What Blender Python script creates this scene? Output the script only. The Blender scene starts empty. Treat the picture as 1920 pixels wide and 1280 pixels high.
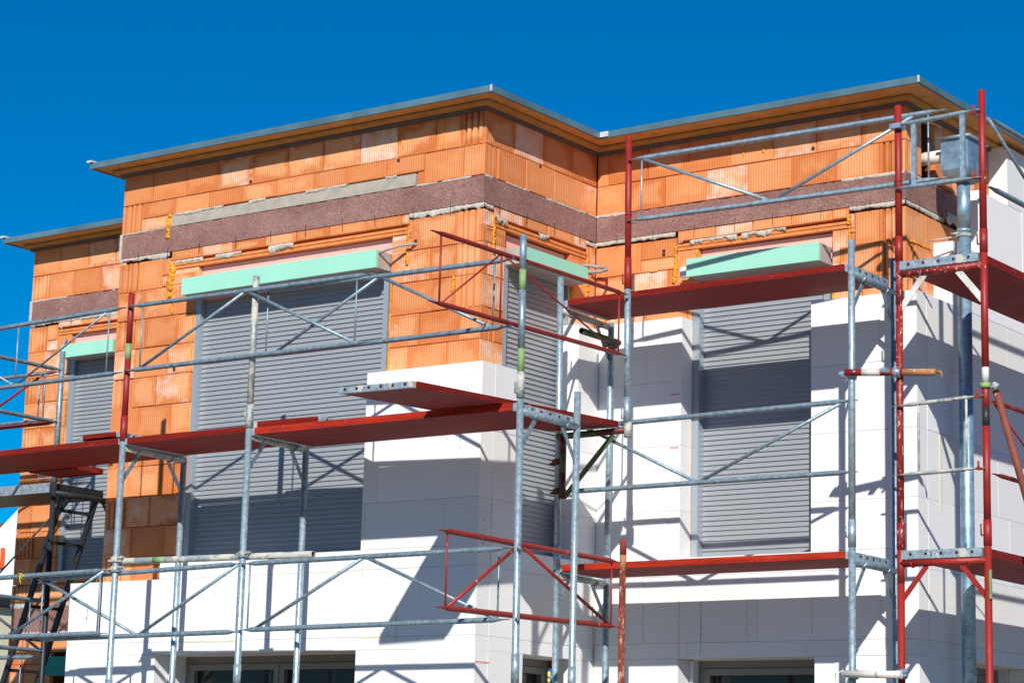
import bpy, math, random
from mathutils import Vector, Matrix
random.seed(7)
SC = bpy.context.scene
COL = SC.collection

# ------------------------------------------------------------------ materials
def mat(name):
    m = bpy.data.materials.new(name); m.use_nodes = True
    nt = m.node_tree; b = nt.nodes['Principled BSDF']
    return m, nt, b
def nd(nt, t, **k):
    n = nt.nodes.new(t)
    for a, v in k.items():
        if a.startswith('i_'): n.inputs[a[2:].replace('_', ' ')].default_value = v
        else: setattr(n, a, v)
    return n
def lk(nt, a, b): nt.links.new(a, b)
def ramp(nt, src, stops, interp='LINEAR'):
    r = nt.nodes.new('ShaderNodeValToRGB'); cr = r.color_ramp; cr.interpolation = interp
    while len(cr.elements) < len(stops): cr.elements.new(0.5)
    for e, (p, c) in zip(cr.elements, stops):
        e.position = p; e.color = (c, c, c, 1) if isinstance(c, (int, float)) else (*c, 1)
    lk(nt, src, r.inputs[0]); return r.outputs[0]
def noise(nt, scale, detail=3, rough=.55, vec=None, dist=0):
    n = nd(nt, 'ShaderNodeTexNoise'); n.inputs['Scale'].default_value = scale
    n.inputs['Detail'].default_value = detail; n.inputs['Roughness'].default_value = rough
    n.inputs['Distortion'].default_value = dist
    if vec is None: vec = pos(nt)
    lk(nt, vec, n.inputs['Vector']); return n.outputs[0]
def pos(nt):
    return nd(nt, 'ShaderNodeTexCoord').outputs['Object']
def mix(nt, fac, a, b, mode='MIX'):
    m = nt.nodes.new('ShaderNodeMix'); m.data_type = 'RGBA'; m.blend_type = mode
    for i, v in ((0, fac), (6, a), (7, b)):
        if hasattr(v, 'links'): lk(nt, v, m.inputs[i])
        elif isinstance(v, (int, float)) and i == 0: m.inputs[0].default_value = v
        else: m.inputs[i].default_value = (*v, 1) if len(v) == 3 else v
    return m.outputs[2]
def mth(nt, op, a, b=None, c=None, clamp=False):
    m = nt.nodes.new('ShaderNodeMath'); m.operation = op; m.use_clamp = clamp
    for i, v in enumerate((a, b, c)):
        if v is None: continue
        if hasattr(v, 'links'): lk(nt, v, m.inputs[i])
        else: m.inputs[i].default_value = v
    return m.outputs[0]
def bump(nt, h, strength, dist, bsdf):
    b = nt.nodes.new('ShaderNodeBump'); b.inputs['Strength'].default_value = strength
    b.inputs['Distance'].default_value = dist; lk(nt, h, b.inputs['Height'])
    lk(nt, b.outputs[0], bsdf.inputs['Normal'])
def scaled(nt, sx, sy, sz):
    mp = nd(nt, 'ShaderNodeMapping'); mp.inputs['Scale'].default_value = (sx, sy, sz)
    lk(nt, pos(nt), mp.inputs[0]); return mp.outputs[0]
def plain(name, col, rough=.6, metal=0, nscale=8, var=.15, bmp=.0, bscale=60, spec=.5):
    m, nt, b = mat(name)
    n = noise(nt, nscale, 4)
    lk(nt, mix(nt, ramp(nt, n, [(.3, 0), (.7, 1)]), [c * (1 - var) for c in col], [min(1, c * (1 + var * .6)) for c in col]), b.inputs['Base Color'])
    b.inputs['Roughness'].default_value = rough; b.inputs['Metallic'].default_value = metal
    b.inputs['Specular IOR Level'].default_value = spec
    if bmp: bump(nt, noise(nt, bscale, 4), bmp, .004, b)
    return m

def brick_mat():
    m, nt, b = mat('clay_block')
    at = nd(nt, 'ShaderNodeAttribute', attribute_name='blk')
    sp = nd(nt, 'ShaderNodeSeparateColor'); lk(nt, at.outputs['Color'], sp.inputs[0])
    r1, r2 = sp.outputs[0], sp.outputs[1]
    uv = nd(nt, 'ShaderNodeUVMap', uv_map='luv'); su = nd(nt, 'ShaderNodeSeparateXYZ'); lk(nt, uv.outputs[0], su.inputs[0])
    P = nd(nt, 'ShaderNodeSeparateXYZ'); lk(nt, pos(nt), P.inputs[0])
    base = mix(nt, r1, (.60, .175, .050), (.80, .32, .125))
    # pale dusty middle of each block, darker saturated rim with a wandering edge
    du = mth(nt, 'MULTIPLY', mth(nt, 'SUBTRACT', .5, mth(nt, 'ABSOLUTE', mth(nt, 'SUBTRACT', su.outputs[0], .5))), .38)
    dv = mth(nt, 'MULTIPLY', mth(nt, 'SUBTRACT', .5, mth(nt, 'ABSOLUTE', mth(nt, 'SUBTRACT', su.outputs[1], .5))), .25)
    off = nd(nt, 'ShaderNodeCombineXYZ'); lk(nt, mth(nt, 'MULTIPLY', r1, 37.0), off.inputs[0]); lk(nt, mth(nt, 'MULTIPLY', r2, 23.0), off.inputs[1])
    va = nd(nt, 'ShaderNodeVectorMath', operation='ADD'); lk(nt, pos(nt), va.inputs[0]); lk(nt, off.outputs[0], va.inputs[1])
    nz = noise(nt, 4.5, 3, .5, va.outputs[0]); nz2 = noise(nt, 9, 4, .6, va.outputs[0])
    d = mth(nt, 'SUBTRACT', mth(nt, 'MINIMUM', du, dv), mth(nt, 'MULTIPLY', mth(nt, 'SUBTRACT', nz, .42), .30))
    inner = ramp(nt, d, [(0, 0), (.05, 1)])
    amt = mth(nt, 'MULTIPLY', inner, mth(nt, 'MULTIPLY_ADD', r2, .85, .10))
    c = mix(nt, amt, base, (.87, .455, .22))
    # efflorescence: strong white patches on some blocks only
    th = mth(nt, 'SUBTRACT', 1.03, mth(nt, 'MULTIPLY', mth(nt, 'POWER', r2, 2.0), .62))
    st = ramp(nt, mth(nt, 'SUBTRACT', mth(nt, 'ADD', nz2, mth(nt, 'MULTIPLY', nz, .35)), th), [(.0, 0), (.30, 1)])
    st = mth(nt, 'MULTIPLY', mth(nt, 'MULTIPLY', st, mth(nt, 'SUBTRACT', 1.0, sp.outputs[2])), ramp(nt, mth(nt, 'MINIMUM', du, dv), [(0, .25), (.015, 1)]))
    c = mix(nt, mth(nt, 'MULTIPLY', st, .9), c, (.86, .64, .52))
    # fine vertical combing of the clay face
    al = mth(nt, 'ADD', P.outputs[0], P.outputs[1])
    w = mth(nt, 'SINE', mth(nt, 'MULTIPLY', al, 2 * math.pi / .0235))
    stn = noise(nt, 1, 2, .5, scaled(nt, 110, 110, 3))
    rib = ramp(nt, mth(nt, 'ADD', w, mth(nt, 'MULTIPLY', stn, 1.2)), [(0, 0), (.8, 1)])
    c = mix(nt, mth(nt, 'MULTIPLY', mth(nt, 'SUBTRACT', 1.0, rib), .17), c, (.50, .135, .035))
    # faint horizontal smear
    hz = noise(nt, 1, 3, .5, scaled(nt, 3, 3, 26))
    c = mix(nt, ramp(nt, hz, [(.55, 0), (.75, .22)]), c, (.54, .15, .04))
    lk(nt, c, b.inputs['Base Color']); b.inputs['Roughness'].default_value = .85
    b.inputs['Specular IOR Level'].default_value = .2
    h = mth(nt, 'ADD', mth(nt, 'MULTIPLY', rib, .6), mth(nt, 'MULTIPLY', noise(nt, 60, 4), .5))
    bump(nt, h, .8, .004, b)
    return m
def eps_mat():
    m, nt, b = mat('white_foam_board')
    at = nd(nt, 'ShaderNodeAttribute', attribute_name='blk')
    sp = nd(nt, 'ShaderNodeSeparateColor'); lk(nt, at.outputs['Color'], sp.inputs[0])
    c = mix(nt, sp.outputs[0], (.765, .765, .76), (.85, .85, .845))
    n = noise(nt, 2.2, 4)
    c = mix(nt, ramp(nt, n, [(.45, 0), (.8, .12)]), c, (.62, .60, .55))
    n2 = noise(nt, 1, 2, .5, scaled(nt, 2, 2, 90))
    c = mix(nt, ramp(nt, n2, [(.5, 0), (.7, .06)]), c, (.6, .6, .6))
    lk(nt, c, b.inputs['Base Color']); b.inputs['Roughness'].default_value = .8
    b.inputs['Specular IOR Level'].default_value = .15
    bump(nt, noise(nt, 160, 2), .12, .002, b)
    return m
def galv_mat(name, col=(.25, .35, .41), rough=.5, metal=.45, dirt=0.0, scale=26):
    m, nt, b = mat(name)
    n = noise(nt, scale, 4, .6); n2 = noise(nt, scale * 4, 3)
    c = mix(nt, ramp(nt, n, [(.32, 0), (.68, 1)]), [x * .66 for x in col], [min(1, x * 1.28) for x in col])
    c = mix(nt, ramp(nt, n2, [(.62, 0), (.70, .5)]), c, (.72, .74, .74))
    if dirt:
        n3 = noise(nt, 9, 5, .65)
        msk = ramp(nt, n3, [(.60 - dirt * .25, 0), (.66 - dirt * .2, .9)])
        c = mix(nt, msk, c, (.55, .52, .45)); lk(nt, ramp(nt, msk, [(0, rough), (1, .9)]), b.inputs['Roughness'])
        mm = mth(nt, 'MULTIPLY', mth(nt, 'SUBTRACT', 1, msk), metal); lk(nt, mm, b.inputs['Metallic'])
        bump(nt, msk, .5, .004, b)
    else:
        b.inputs['Roughness'].default_value = rough; b.inputs['Metallic'].default_value = metal
        bump(nt, n2, .15, .002, b)
    lk(nt, c, b.inputs['Base Color'])
    return m
def paint_mat(name, col, chip=.0, chipcol=(.62, .52, .42), rough=.5, sc=22, dark=.6):
    m, nt, b = mat(name)
    n = noise(nt, 6, 4)
    c = mix(nt, ramp(nt, n, [(.3, 0), (.7, 1)]), [x * dark for x in col], col)
    n2 = noise(nt, 1, 5, .65, scaled(nt, sc, sc, sc * .45))
    if chip:
        msk = ramp(nt, n2, [(.70 - chip * .3, 0), (.715 - chip * .3, 1)])
        c = mix(nt, msk, c, chipcol); bump(nt, msk, .3, .002, b)
    lk(nt, c, b.inputs['Base Color']); b.inputs['Roughness'].default_value = rough
    return m
def wood_deck_mat(name, col):
    m, nt, b = mat(name)
    n = noise(nt, 1, 4, .6, scaled(nt, 2.2, 14, 40)); n2 = noise(nt, 1.6, 3)
    c = mix(nt, ramp(nt, n, [(.35, 0), (.7, 1)]), [x * .62 for x in col], [x * 1.15 for x in col])
    c = mix(nt, ramp(nt, n2, [(.5, 0), (.75, .35)]), c, [x * .5 for x in col])
    n3 = noise(nt, 30, 5, .75)
    c = mix(nt, ramp(nt, n3, [(.655, 0), (.68, .6)]), c, (.50, .36, .30))
    n4 = noise(nt, 5, 5, .7)
    c = mix(nt, ramp(nt, n4, [(.52, 0), (.66, .55)]), c, (.11, .035, .025))
    lk(nt, c, b.inputs['Base Color']); b.inputs['Roughness'].default_value = .6; b.inputs['Specular IOR Level'].default_value = .15
    bump(nt, n, .25, .003, b)
    return m
def woodwool_mat():
    m, nt, b = mat('wood_wool_band')
    v = nd(nt, 'ShaderNodeTexNoise'); lk(nt, pos(nt), v.inputs['Vector']); v.inputs['Scale'].default_value = 24
    v.inputs['Detail'].default_value = 6; v.inputs['Roughness'].default_value = .75; v.inputs['Distortion'].default_value = 3.5
    n = v.outputs[0]; n2 = noise(nt, 5, 4); n3 = noise(nt, 40, 4, .7, None, 5)
    c = mix(nt, ramp(nt, n, [(.38, 0), (.62, 1)]), (.185, .075, .062), (.46, .26, .225))
    c = mix(nt, ramp(nt, n3, [(.60, 0), (.66, .8)]), c, (.62, .43, .37))
    c = mix(nt, ramp(nt, n3, [(.30, .8), (.36, 0)]), c, (.06, .02, .015))
    c = mix(nt, ramp(nt, n2, [(.5, 0), (.75, .4)]), c, (.44, .30, .27)); n5 = noise(nt, 1.3, 3)
    c = mix(nt, ramp(nt, n5, [(.42, .35), (.55, 0)]), c, (.16, .06, .05))
    lk(nt, c, b.inputs['Base Color']); b.inputs['Roughness'].default_value = .95
    bump(nt, n, .9, .012, b)
    return m
def osb_mat():
    m, nt, b = mat('soffit_board')
    n = noise(nt, 1, 5, .7, scaled(nt, 9, 9, 9), 1.5); n2 = noise(nt, 45, 2)
    c = mix(nt, ramp(nt, n, [(.3, 0), (.7, 1)]), (.50, .26, .07), (.78, .47, .15))
    c = mix(nt, ramp(nt, n2, [(.68, 0), (.72, .7)]), c, (.12, .05, .02))
    lk(nt, c, b.inputs['Base Color']); b.inputs['Roughness'].default_value = .7
    return m

BRICK = brick_mat(); EPS = eps_mat()
JOINT = plain('joint_core', (.16, .055, .025), .95)
LINTEL = plain('clay_lintel', (.74, .25, .07), .85, var=.18, nscale=14, bmp=.3, bscale=40)
MORTAR = plain('mortar', (.54, .50, .43), .95, var=.25, nscale=30, bmp=.8, bscale=70)
CONC = plain('concrete', (.42, .38, .32), .9, var=.2, nscale=12, bmp=.4, bscale=90)
PUF = plain('foam_orange', (.78, .33, .01), .7, var=.35, nscale=22, bmp=.6, bscale=50)
PUFP = plain('foam_pale', (.78, .71, .50), .7, var=.2, nscale=30, bmp=.5)
WOOL = woodwool_mat(); OSB = osb_mat()
TIMB = plain('timber_batten', (.58, .33, .09), .75, var=.2, nscale=12)
BITU = plain('bitumen_strip', (.14, .125, .115), .9)
ZINC = plain('zinc_sheet', (.095, .19, .24), .5, .1, 3, .3)
BRIGHT = plain('bright_flashing', (.82, .82, .80), .4, .3)
GALV = galv_mat('galvanised_tube')
GALVS = galv_mat('galvanised_shiny', (.35, .47, .54), .42, .5, 0, 34)
GALVD = galv_mat('galvanised_splashed', (.33, .38, .38), .6, .35, .55)
GALVP = galv_mat('galvanised_plate', (.36, .46, .52), .5, .45, .15)
HOPZ = galv_mat('hopper_zinc', (.34, .46, .52), .36, .6, 0, 9)
PIPEZ = galv_mat('downpipe_zinc', (.30, .47, .58), .42, .6, 0, 14)
RED = paint_mat('red_paint', (.36, .020, .016), .10)
REDW = paint_mat('red_paint_worn', (.33, .018, .015), .38, (.62, .45, .36), .5, 48)
REDB = paint_mat('red_paint_bright', (.34, .020, .013), .14, dark=.75)
RUST = paint_mat('rusty_red', (.22, .035, .022), .40, (.42, .24, .15), .85, 30)
RUSTO = paint_mat('orange_rust', (.50, .24, .11), .35, (.60, .42, .28), .9, 26)
REDT = paint_mat('brown_red_tube', (.25, .06, .035), .18, (.55, .2, .1), .7)
GREEN = paint_mat('pale_green_paint', (.27, .44, .17), .25, (.35, .36, .30), .6)
MAROON = paint_mat('maroon_paint', (.13, .02, .016), .1, (.3, .2, .12))
DGREEN = paint_mat('dark_green_tube', (.10, .15, .06), .1, dark=.6)
WHITEP = paint_mat('white_paint', (.78, .77, .72), .3, (.4, .3, .25), .6)
BLACKP = paint_mat('black_paint', (.03, .03, .035), .1, (.3, .1, .1), .5)
DECK = wood_deck_mat('red_deck', (.30, .013, .009)); DECKE = wood_deck_mat('red_deck_edge', (.25, .016, .010)); DECKB = wood_deck_mat('red_deck_edge_bright', (.48, .032, .012))
DARKSHADE = plain('dark_and_shaded_steel', (.028, .034, .042), .5, .3)  # shade below the left deck put into the colour; also plain dark parts
TEAL = plain('teal_foam', (.33, .72, .56), .7, var=.05, nscale=3)
PINK = plain('pink_foam', (.88, .44, .37), .75, var=.04)
BOXG = plain('box_liner', (.42, .40, .38), .5)
SHUT = plain('shutter_slat', (.335, .36, .385), .45, .18, var=.04, nscale=2)
RAILW = plain('guide_rail', (.36, .42, .47), .4, .3, var=.04)
FRAME = plain('window_frame', (.21, .195, .17), .5, .1, var=.06)
PVCW = plain('white_pipe', (.80, .74, .66), .4, var=.05)
CABLE = plain('grey_conduit', (.34, .32, .32), .6)
HOLE = plain('bolt_hole_dark', (.06, .01, .01), .9)
BLACK = plain('black_ink', (.02, .02, .02), .9)
PINKINK = plain('pink_ink', (.80, .35, .38), .9)
YEL = plain('yellow_twine', (.75, .55, .03), .8)
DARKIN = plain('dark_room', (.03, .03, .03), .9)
GROUND = plain('gravel_ground', (.24, .19, .14), .95, var=.3, nscale=3, bmp=.5, bscale=30)
ROOFM = plain('roof_gravel', (.3, .3, .3), .95)
PLAST = plain('white_render', (.80, .80, .80), .9, var=.03)
ORANGE = plain('orange_sign', (.85, .10, .01), .5, var=.03)
TILE = plain('brown_tile', (.16, .09, .06), .9, var=.3, nscale=20)
CREAM = plain('cream_render', (.72, .68, .50), .9, var=.05)
BLUE = plain('blue_sticker', (.01, .07, .30), .4, var=.03)
YELS = plain('yellow_sticker', (.85, .75, .05), .4, var=.03)
def glass():
    m, nt, b = mat('window_glass')
    b.inputs['Base Color'].default_value = (.02, .025, .025, 1); b.inputs['Roughness'].default_value = .03
    b.inputs['Specular IOR Level'].default_value = .25
    return m
GLASS = glass()

# ------------------------------------------------------------------ mesh helpers
class MB:
    def __init__(s): s.v = []; s.f = []; s.m = []; s.uv = []; s.c = []; s.sm = []
    def face(s, pts, mi=0, uv=None, col=(0, 0, 0), smooth=False):
        i = len(s.v); s.v += [tuple(p) for p in pts]; s.f.append(tuple(range(i, i + len(pts))))
        s.m.append(mi); s.uv.append(uv or [(.5, .5)] * len(pts)); s.c.append(col); s.sm.append(smooth)
    def grid(s, rings, mi=0, close=True, smooth=True, caps=True, capm=None):
        i = len(s.v); n = len(rings[0])
        for r in rings: s.v += [tuple(p) for p in r]
        for a in range(len(rings) - 1):
            for k in range(n if close else n - 1):
                k2 = (k + 1) % n
                s.f.append((i + a * n + k, i + a * n + k2, i + (a + 1) * n + k2, i + (a + 1) * n + k))
                s.m.append(mi); s.uv.append([(.5, .5)] * 4); s.c.append((0, 0, 0)); s.sm.append(smooth)
        if caps and close:
            for a, rev in ((0, True), (len(rings) - 1, False)):
                idx = [i + a * n + k for k in range(n)]
                if rev: idx.reverse()
                s.f.append(tuple(idx)); s.m.append(mi if capm is None else capm); s.uv.append([(.5, .5)] * n); s.c.append((0, 0, 0)); s.sm.append(False)
    def box(s, a, b, mi=0):
        x0, y0, z0 = [min(a[i], b[i]) for i in range(3)]; x1, y1, z1 = [max(a[i], b[i]) for i in range(3)]
        for q in (((x0,y0,z0),(x0,y1,z0),(x1,y1,z0),(x1,y0,z0)), ((x0,y0,z1),(x1,y0,z1),(x1,y1,z1),(x0,y1,z1)),
                  ((x0,y0,z0),(x1,y0,z0),(x1,y0,z1),(x0,y0,z1)), ((x0,y1,z0),(x0,y1,z1),(x1,y1,z1),(x1,y1,z0)),
                  ((x0,y0,z0),(x0,y0,z1),(x0,y1,z1),(x0,y1,z0)), ((x1,y0,z0),(x1,y1,z0),(x1,y1,z1),(x1,y0,z1))):
            s.face(q, mi)
        return s
    def tube(s, a, b, r, mi=0, n=14, prof=None, up=None, hollow=0, capm=None):
        """round bar a->b; prof = [(t, wide, high)] scales the section along it"""
        a = Vector(a); b = Vector(b); d = (b - a).normalized()
        u = Vector(up) if up else (Vector((0, 0, 1)) if abs(d.z) < .9 else Vector((1, 0, 0)))
        w = d.cross(u).normalized(); u = w.cross(d).normalized()
        prof = prof or [(0, 1, 1), (1, 1, 1)]
        rings = []
        for t, sw, sh in prof:
            c = a.lerp(b, t)
            rings.append([c + w * (r * sw * math.cos(2 * math.pi * k / n)) + u * (r * sh * math.sin(2 * math.pi * k / n)) for k in range(n)])
        if hollow:
            rr = []
            for c, st in ((b, 1), (b - d * hollow, .82)):
                rr.append([c + w * (r * .82 * math.cos(2 * math.pi * k / n)) + u * (r * .82 * math.sin(2 * math.pi * k / n)) for k in range(n)])
            s.grid(rings + rr[:1], mi, caps=False); s.grid(rr, capm if capm is not None else mi, caps=False)
            s.face(rr[1], capm if capm is not None else mi); s.face(rings[0][::-1], mi)
        else: s.grid(rings, mi, capm=capm)
        return s
    def flat(s, a, b, w, t, side, mi=0):
        """flat bar a->b, width w along 'side', thickness t"""
        a = Vector(a); b = Vector(b); d = (b - a).normalized(); sd = Vector(side).normalized()
        n = d.cross(sd).normalized(); sd = n.cross(d).normalized()
        R = lambda c: [c + sd * (w / 2) + n * (t / 2), c - sd * (w / 2) + n * (t / 2), c - sd * (w / 2) - n * (t / 2), c + sd * (w / 2) - n * (t / 2)]
        s.grid([R(a), R(b)], mi, smooth=False); return s
    def path(s, pts, r, mi=0, n=8):
        rings = []
        for i, p in enumerate(pts):
            p = Vector(p); q0 = Vector(pts[max(0, i - 1)]); q1 = Vector(pts[min(len(pts) - 1, i + 1)])
            d = (q1 - q0).normalized(); u = Vector((0, 0, 1)) if abs(d.z) < .9 else Vector((1, 0, 0))
            w = d.cross(u).normalized(); u = w.cross(d)
            rings.append([p + (w * math.cos(2 * math.pi * k / n) + u * math.sin(2 * math.pi * k / n)) * r for k in range(n)])
        s.grid(rings, mi); return s
    def build(s, name, mats, parent=None, label=None):
        me = bpy.data.meshes.new(name)
        o = ORG.get(parent.name, (0, 0, 0)) if parent else (0, 0, 0)
        me.from_pydata([(v[0] - o[0], v[1] - o[1], v[2] - o[2]) for v in s.v], [], s.f)
        if not isinstance(mats, (list, tuple)): mats = [mats]
        for m in mats: me.materials.append(m)
        me.polygons.foreach_set('material_index', s.m); me.polygons.foreach_set('use_smooth', s.sm)
        if any(c != (0, 0, 0) for c in s.c):
            uv = me.uv_layers.new(name='luv'); uv.data.foreach_set('uv', [x for f in s.uv for p in f for x in p])
            ca = me.color_attributes.new('blk', 'FLOAT_COLOR', 'CORNER')
            ca.data.foreach_set('color', [x for f, c in zip(s.f, s.c) for _ in f for x in (*c, 1.0)])
        me.update()
        ob = bpy.data.objects.new(name, me); COL.objects.link(ob)
        if parent: ob.parent = parent; ORG[ob.name] = o
        if label: ob['label'] = label
        return ob
ORG = {}
def thing(name, loc, label, cat, group=None):
    e = bpy.data.objects.new(name, None); COL.objects.link(e); e.location = loc; e.empty_display_size = .2
    e['label'] = label; e['category'] = cat
    if group: e['group'] = group
    ORG[e.name] = tuple(loc); return e
def structure(ob): ob['kind'] = 'structure'; return ob

class Face:
    """a vertical wall plane: front looks to -Y, side looks to +X"""
    def __init__(s, kind, c): s.k = kind; s.c = c
    def p(s, u, v, d): return (u, s.c - d, v) if s.k == 'front' else (s.c + d, u, v)

def clip(rects, holes):
    out = []
    for r in rects:
        todo = [r]
        for h in holes:
            nxt = []
            for (a, b, c, d, *rest) in todo:
                if h[0] >= b - 1e-6 or h[1] <= a + 1e-6 or h[2] >= d - 1e-6 or h[3] <= c + 1e-6: nxt.append((a, b, c, d, *rest)); continue
                if h[2] > c: nxt.append((a, b, c, h[2], *rest))
                if h[3] < d: nxt.append((a, b, h[3], d, *rest))
                lo, hi = max(c, h[2]), min(d, h[3])
                if h[0] > a: nxt.append((a, h[0], lo, hi, *rest))
                if h[1] < b: nxt.append((h[1], b, lo, hi, *rest))
            todo = nxt
        out += [t for t in todo if t[1] - t[0] > .012 and t[3] - t[2] > .012]
    return out

def blocks(mb, F, rects, depth=.06, gap=.0035, jit=.003, bev=.004):
    """every rect becomes a block with a bevelled face; grooved ones get real combed grooves"""
    for (u0, u1, v0, v1, kind, U0, U1) in rects:
        c = (random.uniform(.02, 1), random.random(), 1.0 if kind == 'g' else .0)
        j = random.uniform(-jit, jit)
        w_ = (lambda: random.uniform(-.0012, .0022)) if jit > .0025 else (lambda: 0)
        a, b, lo, hi = u0 + gap / 2 + w_(), u1 - gap / 2 - w_(), v0 + gap / 2 + w_(), v1 - gap / 2 - w_()
        L = lambda u, v: ((u - U0) / max(.01, U1 - U0), (v - v0) / max(.01, v1 - v0))
        if kind == 'g':
            prof = []; u = a; n = max(2, round((b - a) / .052)); w = (b - a) / n
            for i in range(n):
                q = a + i * w
                prof += [(q, 0), (q + w * .58, 0), (q + w * .68, -.034), (q + w * .90, -.034)]
            prof.append((b, 0))
            for (p0, d0), (p1, d1) in zip(prof, prof[1:]):
                q = [F.p(p0, lo, j + d0), F.p(p1, lo, j + d1), F.p(p1, hi, j + d1), F.p(p0, hi, j + d0)]
                mb.face(q, 0, [L(p0, lo), L(p1, lo), L(p1, hi), L(p0, hi)], c)
            for z, fl in ((lo, 1), (hi, 0)):
                for i in range(n):
                    q0 = a + i * w
                    pts = [F.p(q0, z, j), F.p(q0 + w * .58, z, j), F.p(q0 + w * .68, z, j - .034), F.p(q0 + w * .90, z, j - .034), F.p(q0 + w, z, j if i == n - 1 else j), F.p(q0 + w, z, -depth), F.p(q0, z, -depth)]
                    mb.face(pts[::-1] if fl else pts, 0, None, c)
            mb.face([F.p(a, lo, -depth), F.p(a, lo, j), F.p(a, hi, j), F.p(a, hi, -depth)], 0, None, c)
            mb.face([F.p(b, lo, j), F.p(b, lo, -depth), F.p(b, hi, -depth), F.p(b, hi, j)], 0, None, c)
            continue
        e = bev; k = j - e
        o = [(a, lo), (b, lo), (b, hi), (a, hi)]; i_ = [(a + e, lo + e), (b - e, lo + e), (b - e, hi - e), (a + e, hi - e)]
        mb.face([F.p(*q, j) for q in i_], 0, [L(*q) for q in i_], c)
        for x in range(4):
            y = (x + 1) % 4
            mb.face([F.p(*o[x], k), F.p(*o[y], k), F.p(*i_[y], j), F.p(*i_[x], j)], 0, [L(*o[x]), L(*o[y]), L(*i_[y]), L(*i_[x])], c)
            mb.face([F.p(*o[x], -depth), F.p(*o[y], -depth), F.p(*o[y], k), F.p(*o[x], k)], 0, [L(*o[x]), L(*o[y])] * 2, c)

def brick_rows(u0, u1, zs, starts, gl=(), gr=(), wl=.24, wr=.24, W=.38):
    out = []
    for i, (lo, hi) in enumerate(zs):
        cuts = []; s = starts[i % len(starts)]
        x = s
        while x > u0: x -= W
        x += W
        while x < u1 - .03:
            if x > u0 + .05: cuts.append(x)
            x += W
        L, R = u0, u1; segs = []
        if i in gl: segs.append((u0, u0 + wl, 'g')); L = u0 + wl; cuts = [c for c in cuts if c > L + .08]
        if i in gr: R = u1 - wr; cuts = [c for c in cuts if c < R - .08]
        e = [L] + cuts + [R]
        segs += [(a, b, 'b') for a, b in zip(e, e[1:])]
        if i in gr: segs.append((R, u1, 'g'))
        out += [(a, b, lo, hi, k, a, b) for a, b, k in segs]
    return out

# ------------------------------------------------------------------ key planes
YA, YB, XL, XC, XR, XW = 13.40, 14.92, -14.01, -10.15, -7.40, -16.80
T = .16                                   # foam board thickness
ZT = 6.75
ROWS = [(6.49, 6.75), (6.245, 6.49)] + [(5.98 - .25 * (i + 1), 5.98 - .25 * i) for i in range(24)]
house = thing('house', (-11.0, 13.4, 0), 'two storey house shell of orange clay blocks being clad in white foam boards, flat roof', 'house')

def slab(holes, F, u0, u1, z0, z1, d0, d1, name, m, parent=house):
    mb = MB()
    for r in clip([(u0, u1, z0, z1)], holes):
        mb.box(F.p(r[0], r[2], d0), F.p(r[1], r[3], d1))
    return mb.build(name, m, parent)

FA, FB, FC, FR = Face('front', YA), Face('front', YB), Face('side', XC), Face('side', XR)
# openings (u0,u1,z0,z1)
HA = [(-13.09, -11.03, 3.42, 5.866), (-13.18, -11.10, .5, 2.675)]
HW = [(-16.20, -15.40, 3.55, 5.866), (-16.20, -15.40, .5, 2.84)]
HB = [(-9.235, -8.01, 3.44, 5.86), (-9.226, -8.07, .3, 2.685)]
HC = [(13.69, 14.56, 3.42, 5.855), (13.83, 14.50, .3, 2.67)]
HR = [(15.19, 15.42, 6.26, 6.72), (15.55, 16.62, .3, 2.69)]
# structural core behind the blocks
slab(HA, FA, XL + .03, XC - .04, 0, 6.76, -.35, -.045, 'wall_core', JOINT)
slab(HW, FB, XW + .03, XL + .33, 0, 6.76, -.35, -.045, 'wall_core', JOINT)
slab(HB, FB, XC - .32, XR - .04, 0, 6.76, -.35, -.045, 'wall_core', JOINT)
slab(HC, FC, YA + .351, YB + .04, 0, 6.76, -.35, -.045, 'wall_core', JOINT)
slab(HR, FR, YB + .351, 24, 0, 6.76, -.35, -.045, 'wall_core', JOINT)
mb = MB(); mb.box((XL + .03, YA + .352, 0), (XL + .33, YB + .04, 6.76)); mb.box((XW + .03, YB + .352, 0), (XW + .33, 24, 6.76)); mb.box((XW + .03, 24.002, 0), (XR - .04, 24.3, 6.76))
mb.build('wall_core', JOINT, house)
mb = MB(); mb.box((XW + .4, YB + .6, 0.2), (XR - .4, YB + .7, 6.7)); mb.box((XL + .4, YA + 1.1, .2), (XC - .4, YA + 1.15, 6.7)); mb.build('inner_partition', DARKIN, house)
mb = MB()
for z in (.0, 2.95, 6.5):
    mb.box((XL + .34, YA + .36, z), (XC - .36, YB + .55, z + .18)); mb.box((XW + .34, YB + .36 , z + .001), (XR - .36, 23.9, z + .179))
mb.build('floor_slab', CONC, house)

# clay block faces
bandholes = lambda a, b: [(a, b, 5.98, 6.245)]
mb = MB()
r = brick_rows(XL, XC, ROWS, [-13.666, -13.772, -13.50, -13.31], gl=(1, 3 - 1, 4, 6, 8, 10, 12), gr=(0, 2, 3, 5 - 1, 7, 9, 11), wl=.235, wr=.235)
blocks(mb, FA, clip(r, HA + [(-13.41, -10.86, 5.83, 5.99), (-13.42, -10.80, 6.2, 6.352)]))
mb.build('block_wall', BRICK, house)
mb = MB()
r = brick_rows(YA + .005, YB, ROWS, [13.78, 13.94, 13.7, 13.86], gl=(1, 5, 9, 13), wl=.17)
blocks(mb, FC, clip(r, HC + [(13.54, 14.80, 5.83, 5.99)]))
mb.build('block_wall', BRICK, house)
mb = MB()
r = brick_rows(XC + .001, XR, ROWS, [-9.662, -9.50, -9.72, -9.85], gr=(1, 2, 3, 5, 7), wr=.22)
blocks(mb, FB, clip(r, HB + [(-9.385, -7.86, 5.83, 5.99)]))
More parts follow.
